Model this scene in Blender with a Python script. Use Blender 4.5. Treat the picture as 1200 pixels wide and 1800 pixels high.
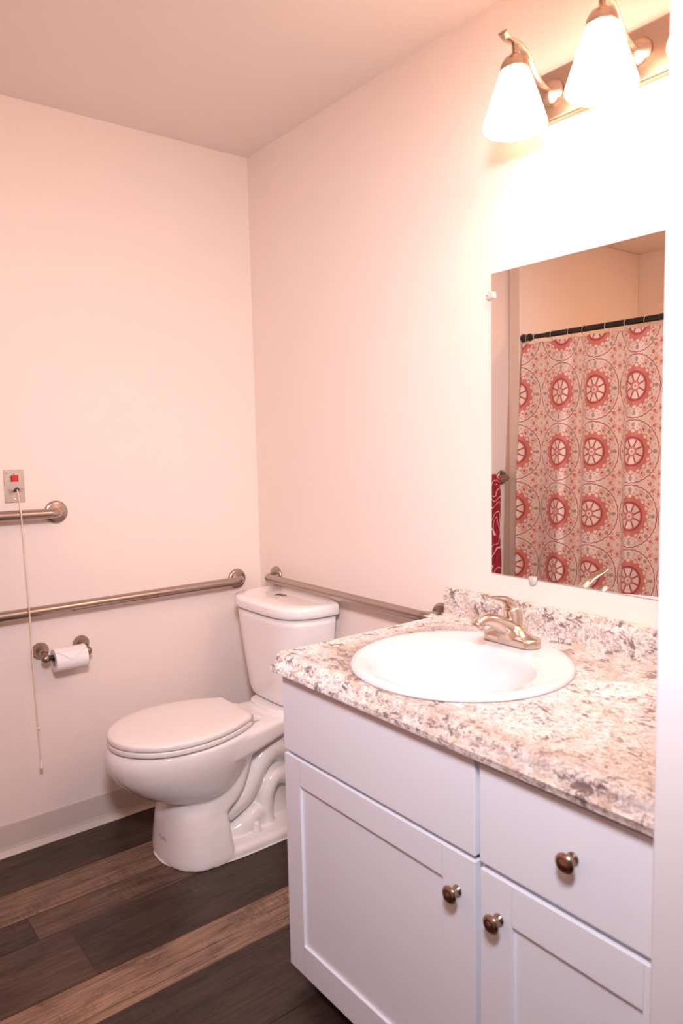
import bpy, bmesh, math, random
from mathutils import Vector, Matrix
random.seed(4)
PI = math.pi
for o in list(bpy.data.objects): bpy.data.objects.remove(o)
scene = bpy.context.scene
C = scene.collection

# ------------------------------------------------------------ camera
CAM = Vector((-1.5202, -2.4933, 1.3372))
yaw, pitch, roll = math.radians(-37.9758), math.radians(-5.4429), math.radians(-1.2309)
fw = Vector((math.sin(-yaw)*math.cos(pitch), math.cos(yaw)*math.cos(pitch), math.sin(pitch)))
rt = fw.cross(Vector((0, 0, 1))).normalized(); up = rt.cross(fw)
rt2 = rt*math.cos(roll) + up*math.sin(roll); up2 = -rt*math.sin(roll) + up*math.cos(roll)
cd = bpy.data.cameras.new('camera'); cam = bpy.data.objects.new('camera', cd); C.objects.link(cam)
cam.matrix_world = Matrix(((rt2.x, up2.x, -fw.x, CAM.x), (rt2.y, up2.y, -fw.y, CAM.y), (rt2.z, up2.z, -fw.z, CAM.z), (0, 0, 0, 1)))
cd.sensor_fit = 'VERTICAL'; cd.sensor_height = 36; cd.sensor_width = 24; cd.lens = 1267.3336/1800*36
cd.clip_start = 0.02
cd.dof.use_dof = True; cd.dof.focus_distance = 2.7; cd.dof.aperture_fstop = 4.5
scene.camera = cam

# ------------------------------------------------------------ light, world, exposure
LAMP_E = 12.2             # vanity shades
BULB_W = 2.2             # each bulb's light out of the shade's mouth
SHOWER_FILL_W = 16.0           # added fill over the shower, no lamp there
FILL_W = 20.0            # added fill by the doorway, stands in for a camera flash
world = bpy.data.worlds.new('world'); scene.world = world; world.use_nodes = True
world.node_tree.nodes['Background'].inputs[0].default_value = (0.9, 0.75, 0.75, 1)
world.node_tree.nodes['Background'].inputs[1].default_value = 0.05
scene.view_settings.view_transform = 'Standard'; scene.view_settings.look = 'None'
scene.view_settings.exposure = -0.05; scene.view_settings.gamma = 1; scene.view_settings.use_curve_mapping = False
scene.cycles.max_bounces = 10; scene.cycles.diffuse_bounces = 6
ld = bpy.data.lights.new('flash_fill', 'AREA'); ld.shape = 'DISK'; ld.size = 0.30; ld.energy = FILL_W; ld.color = (0.95, 0.90, 1.0); ld.spread = math.radians(122)  # added lamp in place of a flash, not a hall fixture
lo = bpy.data.objects.new('flash_fill', ld); C.objects.link(lo); lo.location = (-1.45, -2.36, 1.95)
lo.rotation_euler = (Vector((-0.50, -1.20, 1.25)) - lo.location).to_track_quat('-Z', 'Y').to_euler()

sl_ = bpy.data.lights.new('shower_fill', 'AREA'); sl_.shape = 'DISK'; sl_.size = .16; sl_.energy = SHOWER_FILL_W; sl_.color = (1.0, .62, .40)  # invented lamp, added to brighten the alcove in the mirror
so = bpy.data.objects.new('shower_fill', sl_); C.objects.link(so); so.location = (-2.15, -1.45, 2.43)

# ------------------------------------------------------------ node helpers
class X:
    """a socket with arithmetic"""
    def __init__(s, nt, v): s.nt = nt; s.v = v
    def op(s, kind, *others):
        n = s.nt.nodes.new('ShaderNodeMath'); n.operation = kind
        for i, a in enumerate((s,)+others):
            if isinstance(a, X):
                if isinstance(a.v, (int, float)): n.inputs[i].default_value = a.v
                else: s.nt.links.new(a.v, n.inputs[i])
            else: n.inputs[i].default_value = a
        return X(s.nt, n.outputs[0])
    def __add__(s, o): return s.op('ADD', o)
    def __sub__(s, o): return s.op('SUBTRACT', o)
    def __rsub__(s, o): return (s*-1.0)+o
    def __mul__(s, o): return s.op('MULTIPLY', o)
    __radd__ = __add__; __rmul__ = __mul__
    def __truediv__(s, o): return s.op('DIVIDE', o)
    def lt(s, o): return s.op('LESS_THAN', o)
    def gt(s, o): return s.op('GREATER_THAN', o)
    def abs(s): return s.op('ABSOLUTE')
    def sin(s): return s.op('SINE')
    def cos(s): return s.op('COSINE')
    def sqrt(s): return s.op('SQRT')
    def round(s): return s.op('ROUND')
    def frac(s): return s.op('FRACT')
    def mod(s, o): return s.op('FLOORED_MODULO', o)
    def below(s, e, w):   # 1 when s<e with soft edge w
        n = s.nt.nodes.new('ShaderNodeMapRange'); n.interpolation_type = 'SMOOTHSTEP'
        s.nt.links.new(s.v, n.inputs[0]); n.inputs[1].default_value = e-w; n.inputs[2].default_value = e+w
        n.inputs[3].default_value = 1; n.inputs[4].default_value = 0
        return X(s.nt, n.outputs[0])

def mat(name, color=(.8, .8, .8), rough=.5, metal=0., **kw):
    m = bpy.data.materials.new(name); m.use_nodes = True
    b = m.node_tree.nodes['Principled BSDF']
    b.inputs['Base Color'].default_value = (*color, 1); b.inputs['Roughness'].default_value = rough
    b.inputs['Metallic'].default_value = metal
    for k, v in kw.items(): b.inputs[k.replace('_', ' ')].default_value = v
    return m
def nodes(m): return m.node_tree, m.node_tree.nodes, m.node_tree.links, m.node_tree.nodes['Principled BSDF']
def noise(nt, vec, scale, detail=4, rough=.55, dist=0.):
    n = nt.nodes.new('ShaderNodeTexNoise'); n.inputs['Scale'].default_value = scale
    n.inputs['Detail'].default_value = detail; n.inputs['Roughness'].default_value = rough; n.inputs['Distortion'].default_value = dist
    nt.links.new(vec, n.inputs['Vector']); return n.outputs[0]
def ramp(nt, fac, stops, interp='LINEAR'):
    n = nt.nodes.new('ShaderNodeValToRGB'); cr = n.color_ramp; cr.interpolation = interp
    while len(cr.elements) < len(stops): cr.elements.new(.5)
    for e, (p, c) in zip(cr.elements, stops):
        e.position = p; e.color = (*c, 1) if len(c) == 3 else c
    nt.links.new(fac, n.inputs[0]); return n.outputs[0]
def mixc(nt, fac, a, b, mode='MIX'):
    n = nt.nodes.new('ShaderNodeMix'); n.data_type = 'RGBA'; n.blend_type = mode
    for s, v in ((0, fac), (6, a), (7, b)):
        if isinstance(v, X): v = v.v
        if isinstance(v, (int, float)): n.inputs[s].default_value = v
        elif isinstance(v, tuple): n.inputs[s].default_value = (*v, 1)
        else: nt.links.new(v, n.inputs[s])
    return n.outputs[2]
def bump(nt, h, strength, dist=.002):
    n = nt.nodes.new('ShaderNodeBump'); n.inputs['Strength'].default_value = strength; n.inputs['Distance'].default_value = dist
    nt.links.new(h, n.inputs['Height']); nt.links.new(n.outputs[0], nt.nodes['Principled BSDF'].inputs['Normal'])
def objco(nt, scale=(1, 1, 1)):
    t = nt.nodes.new('ShaderNodeTexCoord'); mp = nt.nodes.new('ShaderNodeMapping'); mp.inputs['Scale'].default_value = scale
    nt.links.new(t.outputs['Object'], mp.inputs['Vector']); return mp.outputs[0]

def paint(name, color):
    m = mat(name, color, .6); nt, N, L, b = nodes(m)
    v = objco(nt); bump(nt, noise(nt, v, 160, 3), .25, .0015); return m
M = {}
M['wall'] = paint('wall_paint', (.84, .738, .675))
M['ceiling'] = paint('ceiling_paint', (.82, .755, .725))
M['door_trim'] = mat('trim_paint', (.80, .80, .82), .45)
M['vinyl_base'] = mat('vinyl_cove_base', (.62, .54, .47), .5)
M['cabinet'] = mat('white_cabinet_foil', (.82, .85, .91), .38)
M['inside'] = mat('cabinet_inside', (.6, .56, .5), .7)
M['ceramic'] = mat('white_ceramic', (.84, .81, .80), .10, Coat_Weight=.4, Coat_Roughness=.03)
M['sink'] = mat('sink_ceramic', (.70, .69, .71), .12, Coat_Weight=.3)
M['plastic'] = mat('white_plastic', (.84, .80, .77), .25)
M['mirror'] = mat('mirror_silver', (.96, .94, .92), .0, 1.)
M['mirror_edge'] = mat('mirror_edge', (.55, .62, .60), .2)
M['black'] = mat('black_rod', (.012, .010, .010), .35)
M['rubber'] = mat('dark_rubber', (.02, .018, .018), .5)
M['red'] = mat('red_plastic', (.75, .02, .01), .3)
M['bronze'] = mat('satin_knob', (.42, .30, .22), .18, 1.)
M['pewter'] = mat('aged_pewter', (.36, .29, .23), .3, 1.)
M['chrome'] = mat('chrome', (.8, .8, .8), .12, 1.)
M['paper'] = mat('tissue_paper', (.88, .85, .84), .9)
M['card'] = mat('cardboard', (.35, .25, .18), .9)
M['cord'] = mat('cord', (.80, .68, .54), .8)
M['ink'] = mat('dark_ink', (.05, .04, .04), .7)
M['blue_ink'] = mat('blue_ink', (.30, .26, .50), .5)
M['clear'] = mat('clear_plastic', (.95, .93, .92), .15, Transmission_Weight=.55, IOR=1.45)
M['caulk'] = mat('caulk', (.80, .76, .72), .6)
def brushed(name, col, rough, axis):
    m = mat(name, col, rough, 1.); nt, N, L, b = nodes(m)
    sc = [500, 500, 500]; sc[axis] = 12
    n = noise(nt, objco(nt, tuple(sc)), 1, 2)
    L.new(ramp(nt, n, [(.3, (rough-.012,)*3), (.7, (rough+.012,)*3)]), b.inputs['Roughness']); return m
M['steel_x'] = brushed('brushed_steel_bar', (.44, .37, .33), .26, 0)
M['steel_y'] = brushed('brushed_steel_side_bar', (.44, .37, .33), .26, 1)
M['nickel'] = brushed('brushed_nickel', (.66, .57, .49), .24, 0)
M['plate'] = brushed('steel_plate', (.62, .55, .49), .38, 2)
M['fixture'] = brushed('fixture_nickel', (.52, .40, .33), .30, 1)

# shade glass: the lit lamp
m = mat('lit_frosted_glass', (.95, .92, .88), .3); nt, N, L, b = nodes(m)
b.inputs['Emission Color'].default_value = (1.0, .64, .42, 1); b.inputs['Emission Strength'].default_value = LAMP_E; M['shade'] = m

# floor planks (tone per plank comes from a vertex attribute)
m = mat('plank_vinyl', rough=.42); nt, N, L, b = nodes(m)
at = N.new('ShaderNodeAttribute'); at.attribute_name = 'tone'
of = N.new('ShaderNodeAttribute'); of.attribute_name = 'offs'
tc = N.new('ShaderNodeTexCoord'); ad = N.new('ShaderNodeVectorMath'); ad.operation = 'ADD'
L.new(tc.outputs['Object'], ad.inputs[0]); L.new(of.outputs['Vector'], ad.inputs[1])
def mapped(scale):
    mp = N.new('ShaderNodeMapping'); mp.inputs['Scale'].default_value = scale; L.new(ad.outputs[0], mp.inputs['Vector']); return mp.outputs[0]
g1 = noise(nt, mapped((3.2, 120, 1)), 1, 8, .72, .5)
g2 = noise(nt, mapped((7, 22, 1)), 1, 6, .65, .4)
g3 = noise(nt, mapped((120, 14, 1)), 1, 3, .6)
base = ramp(nt, at.outputs['Fac'], [(0, (.034, .019, .014)), (.5, (.080, .046, .031)), (1, (.25, .158, .104))])
c = mixc(nt, 1.0, base, ramp(nt, g1, [(.30, (.30, .26, .24)), (.5, (1, 1, 1)), (.72, (1.85, 1.75, 1.65))]), 'MULTIPLY')
c = mixc(nt, 1.0, c, ramp(nt, g2, [(.30, (.42, .38, .38)), (.5, (1, 1, 1)), (.72, (1.35, 1.3, 1.25))]), 'MULTIPLY')
g4 = noise(nt, mapped((3, 9, 1)), 1, 3, .6)
saw = X(nt, ramp(nt, g4, [(.52, (0, 0, 0)), (.66, (1, 1, 1))]))*.55
c = mixc(nt, saw, c, mixc(nt, 1., c, ramp(nt, g3, [(.42, (.6, .58, .56)), (.6, (1.45, 1.4, 1.3))]), 'MULTIPLY'))
kn = noise(nt, mapped((14, 30, 1)), 1, 5, .7, 1.5)
c = mixc(nt, (1.0-X(nt, kn).below(.66, .04))*.75, c, (.022, .014, .011))
L.new(c, b.inputs['Base Color']); bump(nt, g1, .25, .001); M['floor'] = m

# laminate that imitates granite
m = mat('granite_laminate', rough=.34); nt, N, L, b = nodes(m)
v = objco(nt, (1, 1, 1)); vs = objco(nt, (1.5, .8, 1))
big = noise(nt, v, 9, 4, .6, .6); mid = noise(nt, vs, 58, 8, .70, 1.1); grain = noise(nt, vs, 105, 7, .74, 1.2); patch = noise(nt, v, 22, 5, .6, .5)
c = ramp(nt, big, [(.35, (.74, .67, .60)), (.55, (.78, .76, .75)), (.68, (.62, .50, .42))])
c = mixc(nt, ramp(nt, grain, [(.49, (0, 0, 0)), (.60, (.85, .85, .85))]), c, (.32, .22, .17))
comb = (X(nt, mid)+X(nt, patch)*.7)
c = mixc(nt, (1.0-comb.below(.935, .035))*.88, c, (.14, .10, .10))
v2 = noise(nt, vs, 30, 8, .72, 1.6)
ridge = ((X(nt, v2)-.5).abs())
c = mixc(nt, ridge.below(.014, .012)*.6, c, (.22, .15, .12))
L.new(c, b.inputs['Base Color']); M['laminate'] = m

# printed curtain cloth (u, v in metres)
m = mat('printed_curtain_cloth', rough=.85); nt, N, L, b = nodes(m)
uv = N.new('ShaderNodeUVMap'); uv.uv_map = 'UVMap'; sp = N.new('ShaderNodeSeparateXYZ'); L.new(uv.outputs[0], sp.inputs[0])
P = .295
a = X(nt, sp.outputs[0])*(1/P); bb = X(nt, sp.outputs[1])*(1/P)
cx = a-a.round(); cy = bb-bb.round()
r = (cx*cx+cy*cy).sqrt(); th = cy.op('ARCTAN2', cx)
CREAM = (.88, .78, .73); PINK = (.68, .25, .21); RED = (.44, .075, .08); GREY = (.42, .37, .35); PALE = (.78, .48, .42)
def sector(n, ph=0.):   # signed angle from the nearest of n rays
    k = 2*PI/n
    t = (th+ph)/k
    return (t-t.round())*k
def blob(n, rad, sz, ph=0., soft=.006, sq=1.):
    q = sector(n, ph)*rad*sq; d = r-rad
    return (q*q+d*d).sqrt().below(sz, soft)
col = mixc(nt, 0., CREAM, CREAM)
def lay(mask, c_):
    global col
    col = mixc(nt, mask, col, c_)
# corner florals
dx = cx.abs()-.5; dy = cy.abs()-.5
rc = (dx*dx+dy*dy).sqrt(); tcn = dy.op('ARCTAN2', dx)
def cblob(n, rad, sz, ph=0., sq=1.):
    k = 2*PI/n; t = (tcn+ph)/k; q = (t-t.round())*k*rad*sq; d = rc-rad
    return (q*q+d*d).sqrt().below(sz, .006)
lay(cblob(8, .155, .030), PINK); lay(cblob(12, .105, .016, .2), PALE); lay(cblob(16, .20, .012, .1), PINK); lay(rc.below(.028, .006), PALE)
lay(((rc-(.13+(tcn*6).sin()*.02)).abs()).below(.006, .004)*.7, PINK)
# fans and leaves inside each circle
lay(blob(12, .415, .045, PI/12*0, .01, .8)*.9, PALE)
lay(blob(12, .385, .016), RED)
lay(blob(4, .415, .060, 0., .01, .9), CREAM); lay(blob(4, .41, .042, 0., .008, 1.5), GREY); lay(blob(12, .425, .020, PI/12, .008)*.5, GREY)
lay(blob(4, .43, .034, PI/4, .008), GREY)
# scalloped band
band = (r-((th*16).cos()*.022)).below(.345, .006)
lay(band*(1.0-r.below(.22, .005)), PINK)
lay(blob(16, .318, .026, 0., .005, .80), CREAM); lay(blob(16, .365, .012, PI/16, .006)*.8, PINK)
lay(r.below(.262, .018), PINK); lay(r.below(.232, .012), RED)
lay(r.below(.205, .004), PINK)
pet = r.below(.192, .005)*(1.0-r.below(.082, .005))*(1.0-((sector(8, PI/8)*r).abs()).below(.0125, .005))
lay(r.below(.197, .004)*(1.0-r.below(.08, .004)), RED); lay(pet*(1.0-(r-((sector(8, 0.)*8).cos()*.012)).below(.0, .003)), CREAM)
lay(r.below(.045, .005), CREAM); lay(r.below(.022, .005), GREY)
# twisted line circles
lay(((r-(.484+(th*34).sin()*.0045)).abs()).below(.0075, .003), RED)
L.new(col, b.inputs['Base Color']); b.inputs['Sheen Weight'].default_value = .2; M['curtain'] = m

m = mat('dark_red_towel', rough=.95); nt, N, L, b = nodes(m)
n1 = noise(nt, objco(nt, (1, 1, 1)), 7.5, 1, .4, .6)
f = (X(nt, n1)*11).frac(); ln = (f-.5).abs().below(.075, .03)
L.new(mixc(nt, ln, (.30, .012, .025), (.80, .52, .46)), b.inputs['Base Color']); bump(nt, noise(nt, objco(nt), 900, 2), .4, .001); M['towel'] = m

# ------------------------------------------------------------ mesh helpers
def tag(o, label=None, cat=None, group=None, kind=None):
    if label: o['label'] = label
    if cat: o['category'] = cat
    if group: o['group'] = group
    if kind: o['kind'] = kind
    return o
def empty(name, loc, label, cat, group=None):
    o = bpy.data.objects.new(name, None); C.objects.link(o); o.location = loc; o.empty_display_size = .05
    o['_w'] = tuple(loc); return tag(o, label, cat, group)
def wloc(o): 
    v = Vector((0, 0, 0))
    while o: v += Vector(o.location); o = o.parent
    return v
def obj(name, bm, m, parent=None, smooth=True, bevel=0, seg=2, sub=0, label=None, origin=None):
    """bm holds world coordinates"""
    L0 = wloc(parent) if parent else Vector((0, 0, 0))
    org = Vector(origin) if origin is not None else L0
    bmesh.ops.recalc_face_normals(bm, faces=bm.faces)
    bmesh.ops.translate(bm, verts=bm.verts, vec=-org)
    me = bpy.data.meshes.new(name); bm.to_mesh(me); bm.free()
    o = bpy.data.objects.new(name, me); C.objects.link(o)
    if m: me.materials.append(m)
    if parent: o.parent = parent
    o.location = org-L0
    if smooth:
        for p in me.polygons: p.use_smooth = True
    if bevel:
        md = o.modifiers.new('bevel', 'BEVEL'); md.width = bevel; md.segments = seg; md.limit_method = 'ANGLE'; md.angle_limit = .6; md.harden_normals = False
    if sub:
        md = o.modifiers.new('sub', 'SUBSURF'); md.levels = sub; md.render_levels = sub
    if smooth and not sub:
        md = o.modifiers.new('wn', 'WEIGHTED_NORMAL'); md.keep_sharp = True; md.weight = 80
    if label: o['label'] = label
    return o
def sharpen(o, ang=.7):
    me = o.data; bm = bmesh.new(); bm.from_mesh(me)
    for e in bm.edges:
        if len(e.link_faces) == 2 and e.calc_face_angle(0) > ang: e.smooth = False
    bm.to_mesh(me); bm.free(); return o
def bake(o):
    dg = bpy.context.evaluated_depsgraph_get(); dg.update()
    me = bpy.data.meshes.new_from_object(o.evaluated_get(dg)); o.modifiers.clear(); o.data = me; return o
def box(bm, x0, x1, y0, y1, z0, z1):
    vs = [bm.verts.new((x, y, z)) for x in (x0, x1) for y in (y0, y1) for z in (z0, z1)]
    for f in ((0, 1, 3, 2), (4, 6, 7, 5), (0, 4, 5, 1), (2, 3, 7, 6), (0, 2, 6, 4), (1, 5, 7, 3)): bm.faces.new([vs[i] for i in f])
    return bm
def nb(): return bmesh.new()
def loft(bm, rings, cap=True, closed=True):
    R = [[bm.verts.new(p) for p in ring] for ring in rings]
    n = len(R[0])
    for a_, b_ in zip(R[:-1], R[1:]):
        for i in range(n if closed else n-1):
            bm.faces.new((a_[i], a_[(i+1) % n], b_[(i+1) % n], b_[i]))
    if cap: bm.faces.new(R[0]); bm.faces.new(R[-1])
    return bm
def lathe(bm, prof, c, axis='z', n=32, sgn=1):
    """prof: list of (radius, height along axis)"""
    rings = []
    for rr, h in prof:
        ring = []
        for i in range(n):
            t = 2*PI*i/n; p, q = max(rr, 1e-5)*math.cos(t), max(rr, 1e-5)*math.sin(t)
            d = {'z': (p, q, h*sgn), 'x': (h*sgn, p, q), 'y': (p, h*sgn, q)}[axis]
            ring.append((c[0]+d[0], c[1]+d[1], c[2]+d[2]))
        rings.append(ring)
    return loft(bm, rings)
def smoothpath(pts, n=8):
    pts = [Vector(p) for p in pts]; out = []
    P_ = [pts[0]*2-pts[1]]+pts+[pts[-1]*2-pts[-2]]
    for i in range(1, len(P_)-2):
        p0, p1, p2, p3 = P_[i-1:i+3]
        for k in range(n):
            t = k/n
            out.append(.5*((2*p1)+(-p0+p2)*t+(2*p0-5*p1+4*p2-p3)*t*t+(-p0+3*p1-3*p2+p3)*t**3))
    out.append(pts[-1]); return out
def tube(bm, path, rad, n=16, ref=None, flat=None, cap=True):
    """rad: number or function of t in 0..1 giving r or (r_side, r_up)"""
    path = [Vector(p) for p in path]; rings = []
    T = [(path[min(i+1, len(path)-1)]-path[max(i-1, 0)]).normalized() for i in range(len(path))]
    nrm = Vector(ref) if ref else (Vector((0, 0, 1)) if abs(T[0].z) < .9 else Vector((1, 0, 0)))
    for i, (p, t) in enumerate(zip(path, T)):
        nrm = (nrm-t*nrm.dot(t)).normalized(); bi = t.cross(nrm)
        rr = rad(i/(len(path)-1)) if callable(rad) else rad
        ra, rb = rr if isinstance(rr, tuple) else (rr, rr)
        rings.append([p+bi*ra*math.cos(2*PI*k/n)+nrm*rb*math.sin(2*PI*k/n) for k in range(n)])
    return loft(bm, rings, cap)
def extrude_y(bm, prof, y0, y1, segs=1):
    rings = [[(x, y0+(y1-y0)*i/segs, z) for x, z in prof] for i in range(segs+1)]
    return loft(bm, rings)

# ------------------------------------------------------------ the room
H = 2.44; YF = -2.022; YF2 = -2.142; XL = -2.72; HY = -3.7
def struct(name, bm, m, **k):
    o = obj(name, bm, m, None, smooth=False, **k); o['kind'] = 'structure'; return o
struct('wall_back', box(nb(), XL-.1, .1, 0, .1, 0, H), M['wall'])
struct('wall_right', box(nb(), 0, .1, HY, 0, 0, H), M['wall'])
struct('wall_left', box(nb(), XL-.1, XL, HY, 0, 0, H), M['wall'])
struct('ceiling', box(nb(), XL-.1, .1, HY, .1, H, H+.08), M['ceiling'])
bm = nb(); box(bm, -.625, 0, YF2, YF, 0, H); box(bm, XL, -1.575, YF2, YF, 0, H); box(bm, -1.575, -.625, YF2, YF, 2.08, H)
struct('wall_front', bm, M['wall'])
struct('wall_hall', box(nb(), XL, 0, HY-.1, HY, 0, H), M['wall'])
struct('wall_shower', box(nb(), XL, -1.578, -.072, 0, 0, H), M['wall'], bevel=.006)
# door lining with casing on the hall side
bm = nb()
box(bm, -.635, -.625, YF2-.004, YF+.002, 0, 2.08); box(bm, -1.575, -1.557, YF2-.004, YF+.002, 0, 2.08); box(bm, -1.557, -.635, YF2-.004, YF+.002, 2.062, 2.08)
box(bm, -.632, -.575, YF2-.018, YF2-.0041, 0, 2.13); box(bm, -1.625, -1.568, YF2-.018, YF2-.0041, 0, 2.13); box(bm, -1.568, -.632, YF2-.018, YF2-.0041, 2.073, 2.13)
struct('trim_1', bm, M['door_trim'], bevel=.003)

# floor with planks running along x
rows = [(.0, -.23, [(-1.9, .12), (-.3, .05)], None), (-.23, -.385, None, None)]
bm = nb(); tone = bm.verts.layers.float.new('tone'); offs = bm.verts.layers.float_vector.new('offs')
ys = [0.1, -.23, -.385, -.505, -.74, -.892, -1.15, -1.31, -1.47, -1.70, -1.86, -2.02, -2.25, -2.48, -2.7, -2.93, -3.15, -3.38, -3.7]
spec = {0: [(-9, .10)], 1: [(-1.9, .8), (9, .8)], 2: [(-1.05, .05), (9, .62)], 3: [(-.970, .48), (9, .16)], 4: [(9, 1.0)], 5: [(-2., .5), (9, .12)], 6: [(9, .05)], 7: [(9, .3)]}
for i, (ya, yb) in enumerate(zip(ys[:-1], ys[1:])):
    if i == 0: segs = [(XL-.1, .1, .14)]
    elif i in spec:
        xs = XL-.1; segs = []
        for xe, tn in spec[i]:
            xe = min(xe, .1); segs.append((xs, xe, tn)); xs = xe
    else:
        xs = XL-.1; segs = []; xe = xs+random.uniform(.3, 1.1)
        while xs < .1:
            xe = min(xe, .1); segs.append((xs, xe, random.choice((.05, .12, .3, .5, .9)))); xs = xe; xe = xs+1.22
    if i == 1: segs = [(XL-.1, .1, .74)]
    if i == 2: segs = [(XL-.1, -1.05, .1), (-1.05, .1, .55)]
    if i == 3: segs = [(XL-.1, -.970, .42), (-.970, .1, .10)]
    for x0, x1, tn in segs:
        of_ = (random.uniform(0, 50), random.uniform(0, 50), 0)
        g = .0008
        vs = [bm.verts.new(p) for p in ((x0+g, ya-g, 0), (x1-g, ya-g, 0), (x1-g, yb+g, 0), (x0+g, yb+g, 0))]
        for v_ in vs: v_[tone] = tn; v_[offs] = of_
        bm.faces.new(vs)
vs = [bm.verts.new(p) for p in ((XL-.1, .1, -.001), (.1, .1, -.001), (.1, HY-.1, -.001), (XL-.1, HY-.1, -.001))]
for v_ in vs: v_[tone] = -.5
bm.faces.new(vs)
vs = [bm.verts.new((p.co.x, p.co.y, -.05)) for p in vs]; bm.faces.new(vs)
fl = struct('floor', bm, M['floor'])
# vinyl cove base
def cove(name, p0, p1, nrm):
    prof = [(0, .104), (.0025, .104), (.0032, .10), (.0032, .03), (.005, .018), (.010, .008), (.018, .0022), (.018, 0), (0, 0)]
    bm = nb(); rings = []
    for p in (p0, p1): rings.append([(p[0]+nrm[0]*d, p[1]+nrm[1]*d, z+.0005) for d, z in prof])
    loft(bm, rings); return struct(name, bm, M['vinyl_base'])
cove('baseboard_back', (-1.578, 0), (0, 0), (0, -1)); cove('baseboard_right', (0, 0), (0, -1.066), (-1, 0))
cove('baseboard_front', (-1.575, YF), (XL, YF), (0, 1))

# ------------------------------------------------------------ toilet
TY = -.352
TO = empty('toilet', (-.35, TY, 0), 'white two-piece toilet with closed lid in the corner under the grab bars', 'toilet')
def fine(rings_, k=5):
    out = []
    for i in range(len(rings_)-1):
        p0, p1, p2, p3 = rings_[max(i-1, 0)], rings_[i], rings_[i+1], rings_[min(i+2, len(rings_)-1)]
        for j in range(k):
            t = j/k; out.append(tuple(.5*(2*b_+(-a_+c_)*t+(2*a_-5*b_+4*c_-d_)*t*t+(-a_+3*b_-3*c_+d_)*t**3) for a_, b_, c_, d_ in zip(p0, p1, p2, p3)))
    return out+[rings_[-1]]
def egg(xf, xb, w, z, n=48, e=2.0, eb=2.6, split=.48):
    """closed outline: rounded nose at xf, squarer tail at xb"""
    xm = xf+(xb-xf)*split; ring = []
    for i in range(n):
        t = 2*PI*i/n; c_, s_ = math.cos(t), math.sin(t)
        ex = e if c_ < 0 else eb
        rx = (xm-xf) if c_ < 0 else (xb-xm)
        ring.append((xm+math.copysign(abs(c_)**(2/ex), c_)*rx, TY+math.copysign(abs(s_)**(2/ex), s_)*w, z))
    return ring
bm = nb()
loft(bm, [egg(*a_, eb=2.0) for a_ in fine([(-.575, -.38, .105, .192), (-.625, -.35, .128, .206), (-.668, -.33, .143, .225), (-.708, -.31, .155, .250), (-.744, -.29, .166, .282),
      (-.769, -.27, .175, .312), (-.782, -.26, .182, .342), (-.785, -.26, .185, .366), (-.780, -.26, .185, .388), (-.770, -.26, .182, .399), (-.755, -.27, .172, .404)])])
# pedestal: broad rounded front with a square-cut back edge
loft(bm, [egg(xf, xb, w, z, e=2.3, eb=9, split=.6) for xf, xb, w, z in ((-.632, -.430, .164, .0), (-.632, -.430, .164, .02), (-.628, -.434, .158, .06), (-.623, -.438, .149, .11),
      (-.617, -.441, .140, .150), (-.615, -.425, .138, .166), (-.613, -.400, .136, .180), (-.611, -.372, .133, .212), (-.60, -.348, .128, .262), (-.585, -.332, .126, .312), (-.57, -.325, .124, .33))])
# foot plate
loft(bm, [egg(xf, -.12, w, z, e=2.3, eb=5, split=.5) for xf, w, z in ((-.628, .166, 0), (-.628, .167, .012), (-.62, .165, .022), (-.61, .158, .030), (-.59, .148, .034))])
# core web
loft(bm, [egg(-.52, -.13, .060, z, e=4, eb=6, split=.5) for z in (.01, .2, .34)])
# rear deck carrying the tank
def xsec(x, w, z0, z1, n=40):
    zc, hz = (z0+z1)/2, (z1-z0)/2
    return [(x, TY+math.copysign(abs(math.cos(2*PI*k/n))**.35, math.cos(2*PI*k/n))*w, zc+math.copysign(abs(math.sin(2*PI*k/n))**.35, math.sin(2*PI*k/n))*hz) for k in range(n)]
loft(bm, [xsec(*a_) for a_ in ((-.56, .172, .330, .402), (-.50, .177, .320, .404), (-.42, .169, .312, .404), (-.34, .147, .314, .404), (-.26, .131, .328, .404), (-.18, .121, .345, .404), (-.06, .115, .352, .404), (-.035, .105, .36, .398))])
loft(bm, [egg(-.235, -.045, w, z, e=3, eb=5, split=.5) for w, z in ((.125, .39), (.12, .412), (.112, .420))])
for s in (-1, 1):
    yy = TY+s*.062
    tube(bm, smoothpath([(-.13, yy, .22), (-.19, yy, .272), (-.245, yy, .282), (-.292, yy, .245), (-.322, yy, .195), (-.36, yy, .150), (-.43, yy, .118)], 6), .042, 16)
    yy = TY+s*.068
    tube(bm, smoothpath([(-.12, yy, .135), (-.18, yy, .175), (-.228, yy, .182), (-.258, yy, .150), (-.270, yy, .10), (-.272, yy, .01)], 6), .033, 16)
    tube(bm, smoothpath([(-.42, TY+s*.06, .03), (-.36, TY+s*.075, .055), (-.31, TY+s*.07, .075), (-.29, TY+s*.06, .02)], 6), .035, 16)
    tube(bm, smoothpath([(-.10, yy, .32), (-.17, yy, .325), (-.2, yy, .31)], 4), .03, 12)
bowl = obj('bowl', bm, M['ceramic'], TO)
bowl.modifiers.clear()
md = bowl.modifiers.new('rm', 'REMESH'); md.mode = 'VOXEL'; md.voxel_size = .0042; md.use_smooth_shade = True
md = bowl.modifiers.new('sm', 'SMOOTH'); md.iterations = 7; md.factor = .5
bake(bowl)
for p in bowl.data.polygons: p.use_smooth = True
bowl.data.materials.clear(); bowl.data.materials.append(M['ceramic'])
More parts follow.
